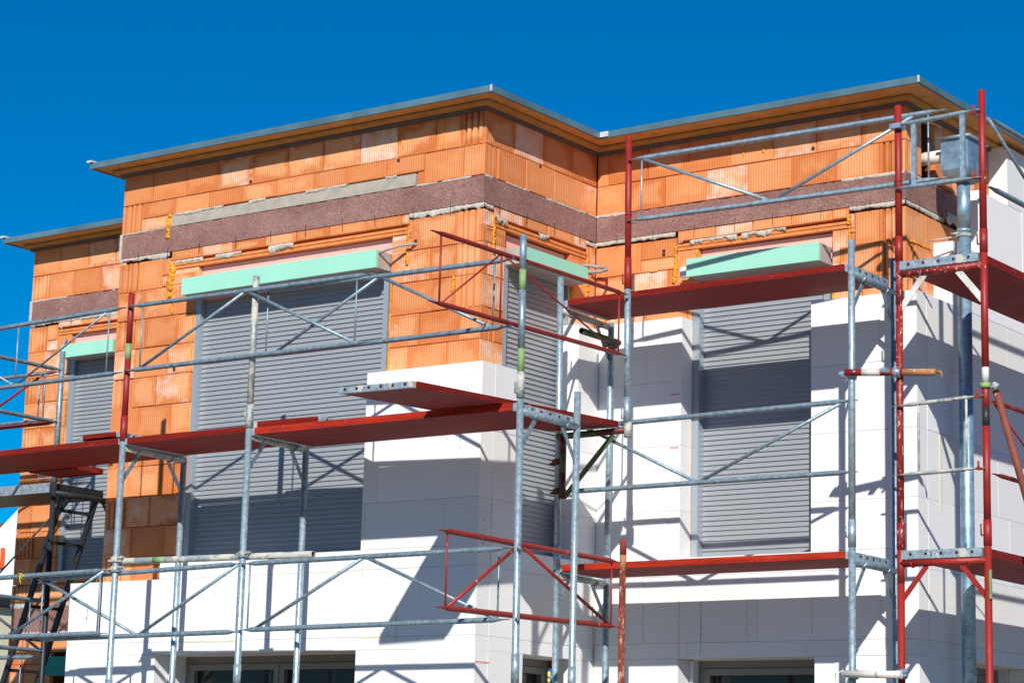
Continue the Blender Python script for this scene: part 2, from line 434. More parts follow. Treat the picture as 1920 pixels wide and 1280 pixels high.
mb.build('block_wall', BRICK, house)
mb = MB()
r = brick_rows(XW, XL + .02, ROWS, [-16.42, -16.6, -16.30, -16.56], gl=(1, 2, 4, 6, 8, 10, 12, 14), wl=.26)
blocks(mb, FB, clip(r, HW + [(-16.41, -15.1, 5.83, 5.99), (XW, -15, 3.03, 3.27)]))
mb.build('block_wall', BRICK, house)
mb = MB()
r = brick_rows(YB + .005, 17.5, ROWS, [15.19, 15.35, 15.25, 15.1], gl=(0, 1, 3, 4), wl=.14)
blocks(mb, FR, clip(r, HR))
mb.build('block_wall', BRICK, house)

# lintels and thin rows over the openings
def lintel(F, a, b, pa, pb):
    mb = MB()
    r = []
    x = a
    while x < b - .05:
        y = min(b, x + random.uniform(.33, .37)); r.append((x, y, 5.945, 6.03, 'b', x, y)); x = y
    blocks(mb, F, r, jit=.004)
    mb.build('thin_block_row', BRICK, house)
    mb = MB(); x = a
    while x < b - .05:
        y = min(b, x + .62); q = [(x + .003, 5.866 if x else 0), (y - .003, 5.92)]
        mb.box(F.p(x + .003, 5.870, -.12), F.p(y - .003, 5.882, .004)); mb.box(F.p(x + .003, 5.882, -.12), F.p(y - .003, 5.900, -.001)); mb.box(F.p(x + .003, 5.900, -.12), F.p(y - .003, 5.922, .006)); x = y
    mb.build('clay_lintel', LINTEL, house)
    for p, q in ((a, pa - .003), (pb + .003, b)):
        mb = MB(); blocks(mb, F, [(p, q, 5.60, 5.866, 'b', p, q)], depth=.11); mb.build('lintel_cheek', BRICK, house)
    mb = MB(); mb.box(F.p(pa, 5.58, -.10), F.p(pb, 5.866, -.05)); mb.build('pink_insulation', PINK, house)
lintel(FA, -13.40, -10.87, -13.08, -11.03)
lintel(FC, 13.55, 14.79, 13.70, 14.555)
lintel(FB, -9.375, -7.87, -9.18, -8.01)
lintel(FB, -16.40, -15.1, -16.20, -15.40)

# brown wood-wool band, the ring beam edge
def band(F, a, b, z0=6.03, z1=6.24, n='ring_beam_band', d=.006):
    mb = MB(); N = max(2, int((b - a) / .035))
    top = [z1 + random.uniform(-.006, .003) for _ in range(N + 1)]
    for i in range(N):
        u0 = a + (b - a) * i / N; u1 = a + (b - a) * (i + 1) / N
        mb.face([F.p(u0, z0, d), F.p(u1, z0, d), F.p(u1, top[i + 1], d), F.p(u0, top[i], d)])
        mb.face([F.p(u0, top[i], d), F.p(u1, top[i + 1], d), F.p(u1, top[i + 1], -.05), F.p(u0, top[i], -.05)])
    mb.face([F.p(b, z0, d), F.p(a, z0, d), F.p(a, z0, -.05), F.p(b, z0, -.05)][::-1])
    for u in (a, b): mb.face([F.p(u, z0, d), F.p(u, top[0 if u == a else N], d), F.p(u, top[0 if u == a else N], -.05), F.p(u, z0, -.05)])
    bo = mb.build(n, WOOL, house)
    x = a + .2
    while x < b - .05:
        t = MB(); t.tube(F.p(x, z0 - .06, d + .004), F.p(x + random.uniform(-.01, .01), z0 + .035, d + .005), .0022, n=5)
        t.build('wire_tie', BLACK, bo); x += random.uniform(.33, .42)
band(FA, XL + .02, XC + .005); band(FC, YA - .004, YB - .01); band(FB, XC + .01, XR + .005); band(FR, YB - .004, 15.84); band(FB, XW + .03, XL + .02)
band(FB, XW + .03, -14.3, 3.03, 3.27)
mb = MB(); mb.box(FB.p(XW - .01, 6.02, -.06), FB.p(XW + .026, 6.245, .008)); mb.build('band_end', MORTAR, house); mb = MB(); mb.box(FA.p(XL - .012, 6.02, -.06), FA.p(XL + .018, 6.245, .009)); mb.build('band_end', MORTAR, house)
mb = MB(); mb.box(FA.p(-13.41, 6.245, -.05), FA.p(-10.81, 6.340, .006)); mb.build('concrete_strip', CONC, house)

# mortar smears: ragged ribbons
def smear(F, a, b, z, up, dn, d=.010, p=1.0, seed=1, step=.014, par=house):
    rnd = random.Random(seed); mb = MB(); u = a; run = True; prev = None; lowv = 0; big = 0; dv = .5
    while u < b + step:
        if rnd.random() < .035 * p:
            run = not run
        big = big * .9 + rnd.uniform(-.1, .1)
        hi = z + up * (1 + rnd.uniform(-.15, .1)); lowv = lowv * .6 + rnd.random() * .5
        lo = z - dn * max(.1, lowv * (1.5 if p else .8) + big * 1.6)
        dv = dv * .75 + rnd.random() * .25 * 1.5; cur = (min(u, b), lo, hi, d * (0.2 + dv))
        if prev and run:
            u0, l0, h0, d0 = prev; u1, l1, h1, d1 = cur
            ks = (0, .18, .5, .82, 1); ds = (0, .85, 1.1, .8, 0)
            for k in range(4):
                t0, t1 = ks[k], ks[k + 1]
                mb.face([F.p(u0, l0 + (h0 - l0) * t0, d0 * ds[k]), F.p(u1, l1 + (h1 - l1) * t0, d1 * ds[k]), F.p(u1, l1 + (h1 - l1) * t1, d1 * ds[k + 1]), F.p(u0, l0 + (h0 - l0) * t1, d0 * ds[k + 1])])
        elif mb.f: mb.build('mortar_smear', MORTAR, par); mb = MB()
        prev = cur; u += step
    if mb.f: mb.build('mortar_smear', MORTAR, par)
smear(FA, XL, -13.42, 6.235, .012, .006, seed=2, p=0); smear(FA, -13.40, -10.82, 6.340, .016, .012, .014, .7, 3); smear(FA, -10.8, XC, 6.235, .014, .006, seed=4)
smear(FA, XL, -13.42, 6.005, .024, .028, .008, 0, 5); smear(FA, -10.86, XC + .01, 6.000, .028, .03, .010, 0, 6)
smear(FA, -13.38, -12.6, 5.925, .018, .022, .014, 1.2, 7); smear(FA, -12.3, -10.88, 5.925, .022, .045, .030, .8, 8)
smear(FC, YA, YB, 6.235, .014, .01, .010, 1, 9); smear(FC, YA, 13.52, 6.005, .022, .03, .012, 0, 10); smear(FC, 13.55, 14.8, 5.932, .014, .03, .024, .7, 11); smear(FC, 14.76, YB, 5.99, .03, .02, .01, 0, 12)
smear(FB, XC, XR, 6.235, .018, .012, .012, 1, 13); smear(FB, XC, -9.39, 6.003, .026, .014, .008, 0, 14); smear(FB, -7.86, XR, 6.003, .026, .02, .01, 0, 15); smear(FB, -9.36, -7.9, 5.932, .012, .03, .022, 1, 16)
smear(FR, 15.60, 15.78, 6.04, .06, .06, .014, 0, 33); smear(FR, YB, 15.5, 6.235, .014, .01, .010, 1, 17); smear(FR, YB, 15.55, 6.0, .028, .02, .008, 0, 18)
smear(FB, XW, -14.1, 6.235, .014, .01, .010, 1, 19); smear(FB, XW, -14.1, 6.005, .024, .02, .008, 0, 20); smear(FB, -16.35, -15.3, 5.932, .02, .02, .012, .5, 21)
smear(FB, XW, -14.4, 3.28, .03, .02, .01, 1, 22); smear(FB, XW, -14.4, 3.02, .02, .03, .01, .5, 23)

# expanding-foam blobs
def puff(F, pts, r, seed=1, m=PUF, name='foam_seam', d=.012):
    r *= .8
    rnd = random.Random(seed); mb = MB()
    for (u0, z0), (u1, z1) in zip(pts, pts[1:]):
        L = math.hypot(u1 - u0, z1 - z0); n = max(2, int(L / (r * .30)))
        for i in range(n):
            t = (i + rnd.random() * .6) / n; c = Vector(F.p(u0 + (u1 - u0) * t + rnd.uniform(-.55, .55) * r, z0 + (z1 - z0) * t, d * .3))
            rr = r * rnd.uniform(.35, 1.05); rings = []
            ph = [rnd.uniform(0, 6) for _ in range(3)]
            for a in range(1, 6):
                th = math.pi * a / 6; rings.append([c + Vector((math.sin(th) * math.cos(p), math.sin(th) * math.sin(p), math.cos(th))) * rr * (1 + .18 * math.sin(3 * p + ph[0]) * math.sin(2 * th + ph[1])) for p in [2 * math.pi * k / 9 for k in range(9)]])
            mb.grid(rings, 0)
    return mb.build(name, m, house)
puff(FA, [(-13.45, 6.34), (-13.46, 6.22), (-13.45, 6.15)], .026, 1)
puff(FA, [(-13.385, 5.93), (-13.38, 5.80), (-13.40, 5.72), (-13.41, 5.63)], .034, 2); puff(FA, [(-13.36, 5.64), (-13.36, 5.50)], .014, 3); puff(FA, [(-13.10, 5.83), (-13.10, 5.78)], .013, 31)
puff(FA, [(-10.862, 5.93), (-10.866, 5.72), (-10.868, 5.62)], .012, 4); puff(FA, [(-10.868, 5.66), (-10.87, 5.62)], .02, 5); puff(FA, [(-10.412, 5.48), (-10.41, 5.36)], .014, 6)
puff(FA, [(-11.015, 5.5), (-11.02, 4.8)], .009, 7); puff(FA, [(-13.11, 5.45), (-13.115, 3.4)], .006, 8); puff(FA, [(-13.72, 5.97), (-13.73, 5.75)], .006, 81); puff(FA, [(-10.95, 6.74), (-10.95, 6.5)], .006, 82); puff(FA, [(-10.55, 6.74), (-10.55, 6.5)], .006, 83)
puff(FC, [(13.535, 5.95), (13.54, 5.82), (13.545, 5.66)], .017, 9); puff(FC, [(14.80, 5.86), (14.80, 5.55)], .018, 10); puff(FC, [(14.58, 5.62), (14.6, 5.45)], .018, 11)
puff(FB, [(-9.392, 5.90), (-9.385, 5.76), (-9.40, 5.62)], .018, 12); puff(FB, [(-9.62, 5.73), (-9.56, 5.73)], .010, 13); puff(FB, [(-7.865, 5.96), (-7.87, 5.90)], .022, 14); puff(FB, [(-7.862, 5.88), (-7.862, 5.76)], .008, 15)
puff(FB, [(-8.0, 5.5), (-8.0, 5.3)], .010, 16); puff(FB, [(-8.78, 6.74), (-8.78, 6.56)], .010, 17); puff(FB, [(-8.60, 6.74), (-8.60, 6.56)], .012, 18); puff(FB, [(-9.195, 5.86), (-9.195, 5.74)], .010, 19)
puff(FB, [(-9.232, 5.25), (-9.232, 3.45)], .008, 20, PUF, 'foam_seam', -.02); puff(FR, [(15.0, 5.73), (15.3, 5.73)], .012, 21)
puff(FB, [(-15.985, 3.7), (-15.99, 3.66)], .02, 22); puff(FB, [(-16.22, 5.2), (-16.22, 3.6)], .006, 23)

# ------------------------------------------------------------------ flat roof
ZF = 6.80
out = [(-14.20, 13.16), (-9.925, 13.16), (-9.928, 14.63), (-7.13, 14.60), (-7.13, 24.3), (-16.98, 24.3), (-16.98, 14.66), (-14.20, 14.66)]
def inset(poly, d):
    n = len(poly); res = []
    for i in range(n):
        p0, p1, p2 = [Vector(poly[(i + k - 1) % n]) for k in range(3)]
        e0 = (p1 - p0).normalized(); e1 = (p2 - p1).normalized()
        n0 = Vector((-e0.y, e0.x)); n1 = Vector((-e1.y, e1.x))
        res.append(p1 + (n0 + n1) * d / (1 + n0.dot(n1)))
    return res
def ring(mb, po, pi, z0, z1, mi=0):
    n = len(po)
    for i in range(n):
        j = (i + 1) % n
        a, b, c, d = po[i], po[j], pi[j], pi[i]
        mb.face([(*a, z0), (*b, z0), (*b, z1), (*a, z1)], mi); mb.face([(*d, z0), (*d, z1), (*c, z1), (*c, z0)], mi)
        mb.face([(*a, z0), (*d, z0), (*c, z0), (*b, z0)], mi); mb.face([(*a, z1), (*b, z1), (*c, z1), (*d, z1)], mi)
P0 = [Vector(p) for p in out]
mb = MB(); ring(mb, P0, inset(out, .02), ZF - .004, ZF + .047); mb.build('roof_edge_trim', ZINC, house)
mb = MB(); ring(mb, inset(out, .021), inset(out, .50), ZF + .004, ZF + .028); mb.build('soffit', OSB, house)
wall = [(XL, YA), (XC, YA), (XC, YB), (XR, YB), (XR, 24), (XW, 24), (XW, YB), (XL, YB)]
mb = MB(); ring(mb, inset(wall, -.085), inset(wall, .1), 6.772, 6.797); mb.build('soffit_batten', TIMB, house)
mb = MB(); ring(mb, inset(wall, -.03), inset(wall, .12), 6.745, 6.771); mb.build('wall_head_strip', BITU, house)
mb = MB(); mb.face([(*p, ZF + .05) for p in inset(out, .04)]); mb.build('roof_deck', ROOFM, house)
for i, (x, y) in enumerate(((-9.925, 13.16), (-9.928, 14.63), (-7.13, 14.60))):
    mb = MB(); mb.box((x - .007, y - .006, ZF - .002), (x + .005, y + .006, ZF + .048)) if i != 1 else mb.box((x - .045, y - .010, ZF + .004), (x + .075, y + .006, ZF + .046))
    mb.build('corner_flashing', BRIGHT, house)
mb = MB(); mb.box((-14.22, 13.14, ZF + .050), (-14.16, 13.22, ZF + .066)); mb.box((-17.0, 14.64, ZF + .050), (-16.94, 14.72, ZF + .066)); mb.build('membrane_end', BRIGHT, house)

# ------------------------------------------------------------------ white foam boards
def eps(F, u0, u1, zb, zt, holes, offs, name='foam_boards', d0=0.003, d1=T, W=1.0, H=.5):
    mb = MB(); z = zt; i = 0; rects = []
    while z > zb + .01:
        lo = max(zb, z - H); x = u0 - (offs[i % len(offs)]); cuts = []
        while x < u1:
            if x > u0 + .1 and x < u1 - .1: cuts.append(x)
            x += W
        e = [u0] + cuts + [u1]
        rects += [(a, b, lo, z, 'b', a, b) for a, b in zip(e, e[1:])]
        z -= H; i += 1
    G = Face(F.k, F.c - d1 if F.k == 'front' else F.c + d1)
    blocks(mb, G, clip(rects, holes), depth=d1 - d0, gap=.0016, jit=.0018, bev=.0012)
    return mb.build(name, EPS, house)
oA = [(-13.18, -11.09, 3.42, 9), (-13.18, -11.10, .4, 2.675), (-14.3, -13.18, 3.27, 9)]
eps(FA, XL - .19, XC + T, .27, 4.77, oA, [.4, .75, .1, .6, .3])
eps(FC, YA, YB - T - .002, .27, 5.27, [(13.70, 14.475, 3.42, 9), (13.83, 14.50, .3, 2.67), (YA - 1, 13.70, 4.77, 9)], [.7, .2, .5])
eps(FB, XC + T - .002, XR + T, .30, 5.30, [(-9.226, -8.10, 3.44, 9), (-9.226, -8.07, .3, 2.685)], [.55, .15, .85, .35])
eps(FR, YB, 24, .30, 5.30, HR[1:], [.6, .1, .8])
eps(FR, 15.37, 24, 5.30, 5.79, [], [.5]); eps(FR, 15.84, 24, 5.79, 6.29, [], [.2]); eps(FR, 16.37, 24, 6.29, 6.77, [], [.7])
mb = MB(); mb.box((XL - .19, YA + .003, .27), (XL - .005, YB - .005, 3.27)); mb.build('foam_boards', EPS, house)
# yellow glue showing in some board joints
FAe, FBe, FRe, FCe = Face('front', YA - T), Face('front', YB - T), Face('side', XR + T), Face('side', XC + T)
def seam(F, pts, w=.006, m=PUFP):
    mb = MB()
    for (a, b), (c, d) in zip(pts, pts[1:]): mb.flat(F.p(a, b, .0005), F.p(c, d, .0005), w, .004, F.p(1, 0, 0) if 0 else ((0, 0, 1) if abs(d - b) < abs(c - a) else ((1, 0, 0) if F.k == 'front' else (0, 1, 0))))
    mb.build('glue_line', m, house)
for F, pts, w in ((FAe, [(-10.72, 3.05), (-10.72, 2.73)], .008), (FAe, [(-11.05, 2.77), (-10.75, 2.77)], .01), (FAe, [(-11.06, 3.75), (-11.06, 3.2)], .012), (FAe, [(-12.9, 2.77), (-12.3, 2.765)], .012), (FAe, [(-12.0, 3.27), (-11.1, 3.27)], .008),
                  (FBe, [(-9.22, 3.13), (-9.22, 2.70)], .010), (FBe, [(-8.63, 3.13), (-8.63, 2.83)], .006), (FBe, [(-9.03, 3.13), (-9.03, 2.70)], .004), (FBe, [(-8.09, 3.13), (-8.09, 2.86)], .005),
                  (FRe, [(15.13, 4.29), (15.13, 3.72)], .028), (FCe, [(14.0, 2.96), (14.74, 2.93)], .012), (FCe, [(14.745, 3.25), (14.745, 2.7)], .012), (FCe, [(13.4, 3.32), (13.75, 3.31)], .005)):
    seam(F, pts, w)
# pen and print marks on the boards
def marks(F, u, z0, z1, n, m=BLACK, seed=1, w=.006):
    rnd = random.Random(seed); mb = MB()
    for i in range(n):
        z = z0 + (z1 - z0) * (i + rnd.random() * .6) / n; h = rnd.uniform(.008, .022)
        mb.box(F.p(u + rnd.uniform(-.004, .004), z, .0025), F.p(u + rnd.uniform(.002, w), z + h, .0005))
    mb.build('print_mark', m, house)
marks(FAe, -10.18, 4.10, 4.28, 7, seed=1); marks(FAe, -13.98, 2.95, 3.12, 6, seed=2); marks(FCe, 13.30, 3.42, 3.62, 0 + 4, seed=3); marks(FBe, -9.03, 2.80, 2.98, 9, seed=4); marks(FRe, 15.93, 5.95, 6.2, 4, seed=5, w=.02)
mb = MB(); mb.box(FAe.p(-9.995, 2.60, .0005), FAe.p(-10.0, 2.61, .001)); 
for F, a, b, z in ((FBe, -9.32, -9.24, 4.69), (FBe, -9.32, -9.24, 4.28), (FCe, 13.25, 13.42, 2.575)):
    q = MB(); q.box(F.p(a, z, .0008), F.p(b, z + .012, .0022)); q.build('pen_mark', PINKINK, house)

# ------------------------------------------------------------------ roller shutters
def shutter(F, u0, u1, z0, z1, rail=.055, rec=.05, rl=True, rr=True, box=None, boxf=.16, ends=(0, 0), nside=9):
    a = u0 + (rail if rl else 0); b = u1 - (rail if rr else 0)
    mb = MB(); n = int(round((z1 - z0) / .039)); h = (z1 - z0) / n
    for i in range(n):
        zb = z0 + i * h; prof = [(.0, .0), (.0, .0095), (.06, .0085), (.2, .0055), (.4, .0029), (.6, .0012), (.8, .0003), (1.0, .0)]
        for (t0, d0), (t1, d1) in zip(prof, prof[1:]):
            mb.face([F.p(a, zb + t0 * h, d0 - rec), F.p(b, zb + t0 * h, d0 - rec), F.p(b, zb + t1 * h, d1 - rec), F.p(a, zb + t1 * h, d1 - rec)], smooth=t1 > .05)
    mb.box(F.p(a, z0 - .035, -rec - .01), F.p(b, z0, -rec + .004))
    sh = mb.build('roller_shutter', SHUT, house)
    for on, p, q in ((rl, u0, a), (rr, b, u1)):
        if on:
            g = MB(); g.box(F.p(p + .001, z0 - .04, -.09), F.p(q + (.004 if p == u0 else -.001), z1, -.004)); g.build('guide_rail', RAILW, sh)
    if box:
        x0, x1, y0, y1, df = box; bx = MB(); t = .028
        bx.box(F.p(x0, y0, df - t), F.p(x1, y1, df)); bo = bx.build('shutter_box', TEAL, sh)
        bx = MB(); bx.box(F.p(x0 + .003, y0 + .003, -.08), F.p(x1 - .003, y0 + .02, df - t - .001)); bx.box(F.p(x0 + .003, y1 - .02, -.08), F.p(x1 - .003, y1 - .002, df - t - .001))
        bx.build('box_liner', BOXG, sh)
        for e in (x0 + .004, x1 - .010):
            bx = MB(); bx.box(F.p(e, y0 + .001, -.02), F.p(e + .006, y1 - .001, df - t - .002)); bx.build('box_end', BOXG, sh)
    return sh
shutter(FA, -13.09, -11.045, 3.46, 5.63, rail=.05, rec=.06, box=(-13.09, -11.032, 5.588, 5.728, .18))
shutter(FC, 13.685, 14.60, 3.46, 5.62, rail=.055, rec=.05, box=(13.70, 14.553, 5.60, 5.728, .18))
shutter(FB, -9.228, -8.03, 3.47, 5.64, rail=.055, rec=.09, box=(-9.18, -8.025, 5.605, 5.745, .18))
shutter(FB, -16.20, -15.40, 3.60, 5.62, rail=.055, rec=.05, box=(-16.135, -15.445, 5.596, 5.72, .18))
mb = MB(); mb.box(FB.p(-16.13, 2.62, -.06), FB.p(-15.44, 2.79, .16)); mb.build('shutter_box', plain('deep_teal_foam', (.03, .34, .27), .7, var=.05), house)
mb = MB(); mb.box(FB.p(-9.262, 5.62, .10), FB.p(-9.185, 5.70, .14)); mb.build('loose_foam_wedge', EPS, house)
mb = MB(); mb.box(FB.p(-8.13, 3.46, .0), FB.p(-8.105, 5.30, .012)); mb.build('cut_foam_edge', EPS, house)

# ------------------------------------------------------------------ ground floor windows
def window(F, u0, u1, z1, rec, panes, z0=.45):
    fr = MB(); w = .07
    def rect(a, b, c, d, t, dd, dn):
        fr.box(F.p(a, c, dn), F.p(b, c + t, dd)); fr.box(F.p(a, d - t, dn), F.p(b, d, dd)); fr.box(F.p(a, c + t, dn), F.p(a + t, d - t, dd)); fr.box(F.p(b - t, c + t, dn), F.p(b, d - t, dd))
    rect(u0, u1, z0, z1, .055, -rec, -rec - .06)
    W = (u1 - u0 - .11) / panes
    for i in range(panes):
        a = u0 + .055 + i * W + .004; rect(a, a + W - .008, z0 + .06, z1 - .06, .05, -rec + .015, -rec - .05)
    wi = fr.build('window', FRAME, house)
    g = MB(); g.box(F.p(u0 + .06, z0 + .06, -rec - .04), F.p(u1 - .06, z1 - .06, -rec - .03)); g.build('glass', GLASS, wi)
    for p, q in ((u0 - .06, u0 - .001), (u1 + .001, u1 + .06)):
        g = MB(); g.box(F.p(p, z0, -rec - .1), F.p(q, z1 + .01, -.003)); g.build('reveal', EPS, wi)
    g = MB(); g.box(F.p(u0 - .05, z1 - .001, -rec - .1), F.p(u1 + .05, z1 + .15, -.003)); g.build('window_head', EPS, wi)
window(FA, -13.13, -11.10, 2.67, .15, 2); window(FB, -9.19, -8.07, 2.68, .08, 1); window(FC, 13.80, 14.50, 2.665, .08, 1)
window(FR, 15.58, 16.60, 2.685, .08, 1)

# ------------------------------------------------------------------ rain hopper, pipes, conduits
mb = MB()
hx0, hx1, hy0, hy1 = -7.215, -6.995, 15.13, 15.43
rings = []
for z, s_ in ((6.51, 1.0), (6.27, 1.0), (6.225, .84), (6.19, .45)):
    cx, cy = (hx0 + hx1) / 2, (hy0 + hy1) / 2; wx, wy = (hx1 - hx0) / 2 * s_, (hy1 - hy0) / 2 * s_
    rings.append([(cx - wx, cy - wy, z), (cx + wx, cy - wy, z), (cx + wx, cy + wy, z), (cx - wx, cy + wy, z)])
mb.grid(rings, smooth=False)
mb.tube((hx0 - .015, hy0 - .012, 6.508), (hx1 + .02, hy0 - .012, 6.508), .014); mb.tube((hx1 + .012, hy0 - .02, 6.508), (hx1 + .012, hy1 + .01, 6.508), .014)
hop = mb.build('rain_hopper', HOPZ, house)
dp = MB(); dp.tube((-7.105, 15.28, 6.21), (-7.105, 15.28, 5.83), .049, n=28).tube((-7.105, 15.28, 5.835), (-7.105, 15.28, 1.0), .051, n=28).tube((-7.105, 15.28, 5.815), (-7.105, 15.28, 5.84), .054, n=28).tube((-7.105, 15.28, 3.42), (-7.105, 15.28, 3.40), .056, n=28)
pipe = dp.build('downpipe', PIPEZ, house)
for z in (5.79, 3.40):
    c = MB(); c.tube((-7.105, 15.28, z - .014), (-7.105, 15.28, z + .014), .055, n=24).tube((-7.15, 15.27, z), (-7.38, 15.22, z - .02), .006).box((-7.17, 15.20, z - .015), (-7.14, 15.24, z + .015))
    c.tube((-7.16, 15.19, z), (-7.10, 15.19, z + .004), .010)
    c.build('pipe_clamp', GALVD, pipe)
mb = MB(); mb.tube((-7.5, 15.27, 6.42), (-7.20, 15.27, 6.42), .050, n=24); mb.build('outlet_pipe', PVCW, house)
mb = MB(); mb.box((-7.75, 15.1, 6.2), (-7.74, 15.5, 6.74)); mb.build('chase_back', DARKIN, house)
mb = MB(); mb.path([(-11.05, 13.25, 5.70), (-10.97, 13.27, 5.725), (-10.88, 13.31, 5.755), (-10.80, 13.38, 5.775), (-10.76, 13.43, 5.775)], .011); mb.build('cable_conduit', CABLE, house)
mb = MB(); mb.path([(-9.99, 14.56, 5.70), (-9.95, 14.68, 5.72), (-9.94, 14.76, 5.75), (-9.98, 14.82, 5.785), (-10.06, 14.82, 5.80), (-10.12, 14.78, 5.81), (-10.17, 14.74, 5.81)], .014); mb.build('cable_conduit', CABLE, house)
mb = MB(); mb.path([(-16.10, 14.76, 5.66), (-16.16, 14.80, 5.70), (-16.24, 14.86, 5.76), (-16.27, 14.93, 5.83)], .012); mb.build('cable_conduit', CABLE, house)
for F, u, z in ((FA, -10.79, 5.80), (FB, -9.50, 5.885), (FB, -9.50, 5.855), (FA, -12.545, 6.515), (FA, -10.99, 6.47), (FB, -8.17, 6.53), (FA, -13.30, 5.02), (FC, 14.12, 6.475)):
    q = MB(); q.box(F.p(u - .013, z - .013, 0.0045), F.p(u + .012, z + .012, .002)); q.build('chiselled_hole', BLACK, house)

# ------------------------------------------------------------------ scaffolding
R0 = .0245
def upright(par, x, y, segs, sleeves=(), pins=(), lean=(0, 0), zr=4):
    """segs = [(z0,z1,mat)], sleeves = [(z0,z1,mat)]"""
    P = lambda z, dx=0: (x + lean[0] * (z - zr) + dx, y + lean[1] * (z - zr), z)
    mats = []; mb = MB()
    for z0, z1, m in segs:
        if m not in mats: mats.append(m)
        mb.tube(P(z0), P(z1), R0, mats.index(m), n=16, capm=None)
    o = mb.build('upright', mats, par)
    for z0, z1, m in sleeves:
        q = MB(); q.tube(P(z0), P(z1), R0 * 1.13, n=16); q.build('joint_sleeve', m, o)
    for z, m in pins:
        q = MB(); q.tube(P(z, -.045), P(z, -.022), .005).tube(P(z, -.045), P(z + .075, -.047), .0055); q.build('locking_pin', m, o)
    return o
def rail_tube(mb, a, b, r, flat=True, mi=0):
    L = (Vector(b) - Vector(a)).length; f = .05 / L; g = .13 / L
    pr = [(0, .9, .18), (f, .95, .2), (g, 1, 1), (1 - g, 1, 1), (1 - f, .95, .2), (1, .9, .18)] if flat else None
    mb.tube(a, b, r, mi, prof=pr)
def guard(par, a, b, zt, zb, m, verts=(), brace=(), r=.0185, mv=None, rb=.0125, rv=.0065, zt2=None, zb2=None, flatv=False, name='guardrail', mb2=None):
    """a,b = (x,y) ends; verts = fractions; brace = [(frac, 't'/'b'), ...] zigzag"""
    zt2 = zt if zt2 is None else zt2; zb2 = zb if zb2 is None else zb2
    P = lambda f, w: (a[0] + (b[0] - a[0]) * f, a[1] + (b[1] - a[1]) * f, (zt + (zt2 - zt) * f) if w == 't' else (zb + (zb2 - zb) * f))
    mb = MB(); rail_tube(mb, P(0, 't'), P(1, 't'), r); o = mb.build(name, m, par)
    mb = MB(); rail_tube(mb, P(0, 'b'), P(1, 'b'), r); mb.build('lower_rail', m, o)
    for f in verts:
        q = MB()
        if flatv: q.flat(P(f, 'b'), P(f, 't'), .034, .022, (b[0] - a[0], b[1] - a[1], 0))
        else: q.tube(P(f, 'b'), P(f, 't'), rv, n=8)
        q.build('rail_strut', mv or m, o)
    for (f0, w0), (f1, w1) in zip(brace, brace[1:]):
        q = MB(); q.tube(P(f0, w0), P(f1, w1), rb, n=10); q.build('diagonal_brace', mb2 or m, o)
    return o
def transom(par, a, b, z, m, mk=None, knees=True, hooks=True, mh=None, drop=.42, out=.20, kw=.035, kp=(.22, .78)):
    """tube a->b (xy) at z with flat knee braces down to the uprights and U hooks holding the planks"""
    A = Vector((*a, z)); B = Vector((*b, z)); mb = MB(); mb.tube(A, B, R0 * 1.0, n=16)
    o = mb.build('transom', m, par); d = (B - A).normalized(); side = Vector((d.y, -d.x, 0))
    if knees:
        for s_, e in ((1, A), (-1, B)):
            q = MB(); q.flat(e + d * s_ * out + Vector((0, 0, -.02)), e + d * s_ * .012 + Vector((0, 0, -out * 1.1 - .03)), kw, .006, (d.x, d.y, 0)); q.build('knee_brace', mk or m, o)
    if hooks:
        for f in kp:
            c = A.lerp(B, f); q = MB()
            q.path([c + Vector((0, 0, .07)) - side * .03, c + Vector((0, 0, .0)) - side * .034, c + Vector((0, 0, -.026)) - side * .012, c + Vector((0, 0, -.028)) + side * .012, c + Vector((0, 0, .0)) + side * .034], .006)
            q.build('plank_hook', mh or m, o)
    return o
def coupler(par, x, y, z, m=GALVD, ax='x'):
    q = MB(); q.tube((x, y, z - .022), (x, y, z + .022), .036, n=12); q.box((x - .045, y - .012, z - .018), (x + .045, y + .012, z + .018))
    if ax == 'x': q.tube((x - .02, y + .05, z), (x + .02, y + .05, z), .034, n=12)
    q.tube((x + .045, y - .03, z + .012), (x + .045, y + .03, z + .012), .009, n=6); q.tube((x - .05, y - .03, z - .01), (x - .05, y + .012, z - .01), .008, n=6)
    q.build('coupler', m, par)

# --- front scaffold along the projecting bay
YO, YI = 12.30, 13.03
SA = thing('scaffold', (-11.4, 12.6, 0), 'long galvanised tube scaffold in front of the projecting block bay', 'scaffold')
upright(SA, -15.16, YO, [(0, 4.25, GALV), (4.25, 5.38, GALV)])
upright(SA, -12.71, YO, [(0, 4.23, GALVS), (4.40, 4.86, RED), (4.86, 4.985, GREEN), (4.985, 5.385, RED)], [(4.225, 4.42, RED), (2.23, 2.42, GALV)], [])
upright(SA, -11.41, YO, [(0, 4.23, GALVS), (4.40, 5.375, GALVD)], [(4.235, 4.41, GALVD), (2.37, 2.52, GALVS)], [(4.30, GALVD)])
upright(SA, -8.955, YO, [(0, 4.25, GALVS), (4.42, 4.43, GALV), (4.43, 4.60, GREEN), (4.60, 5.005, GALV), (5.005, 5.147, GREEN), (5.147, 5.39, GALV)], [(4.262, 4.44, GALVD), (2.37, 2.56, GALVS)], [(4.30, GALV)], lean=(-.008, 0))
for x, t in ((-12.77, 4.20), (-11.49, 4.20), (-8.995, 4.42)):
    upright(SA, x, YI, [(0, t, GALVS)], [(2.35, 2.52, GALVS)] if x > -9 else [])
for x0, x1 in ((-12.71, -12.77), (-11.41, -11.49), (-8.955, -8.995)):
    transom(SA, (x0, YO), (x1, YI), 4.175, GALVD if x0 < -9 else GALVS, GALV, mh=GALV)
transom(SA, (-15.16, YO), (-15.16, YI), 4.175, GALV)
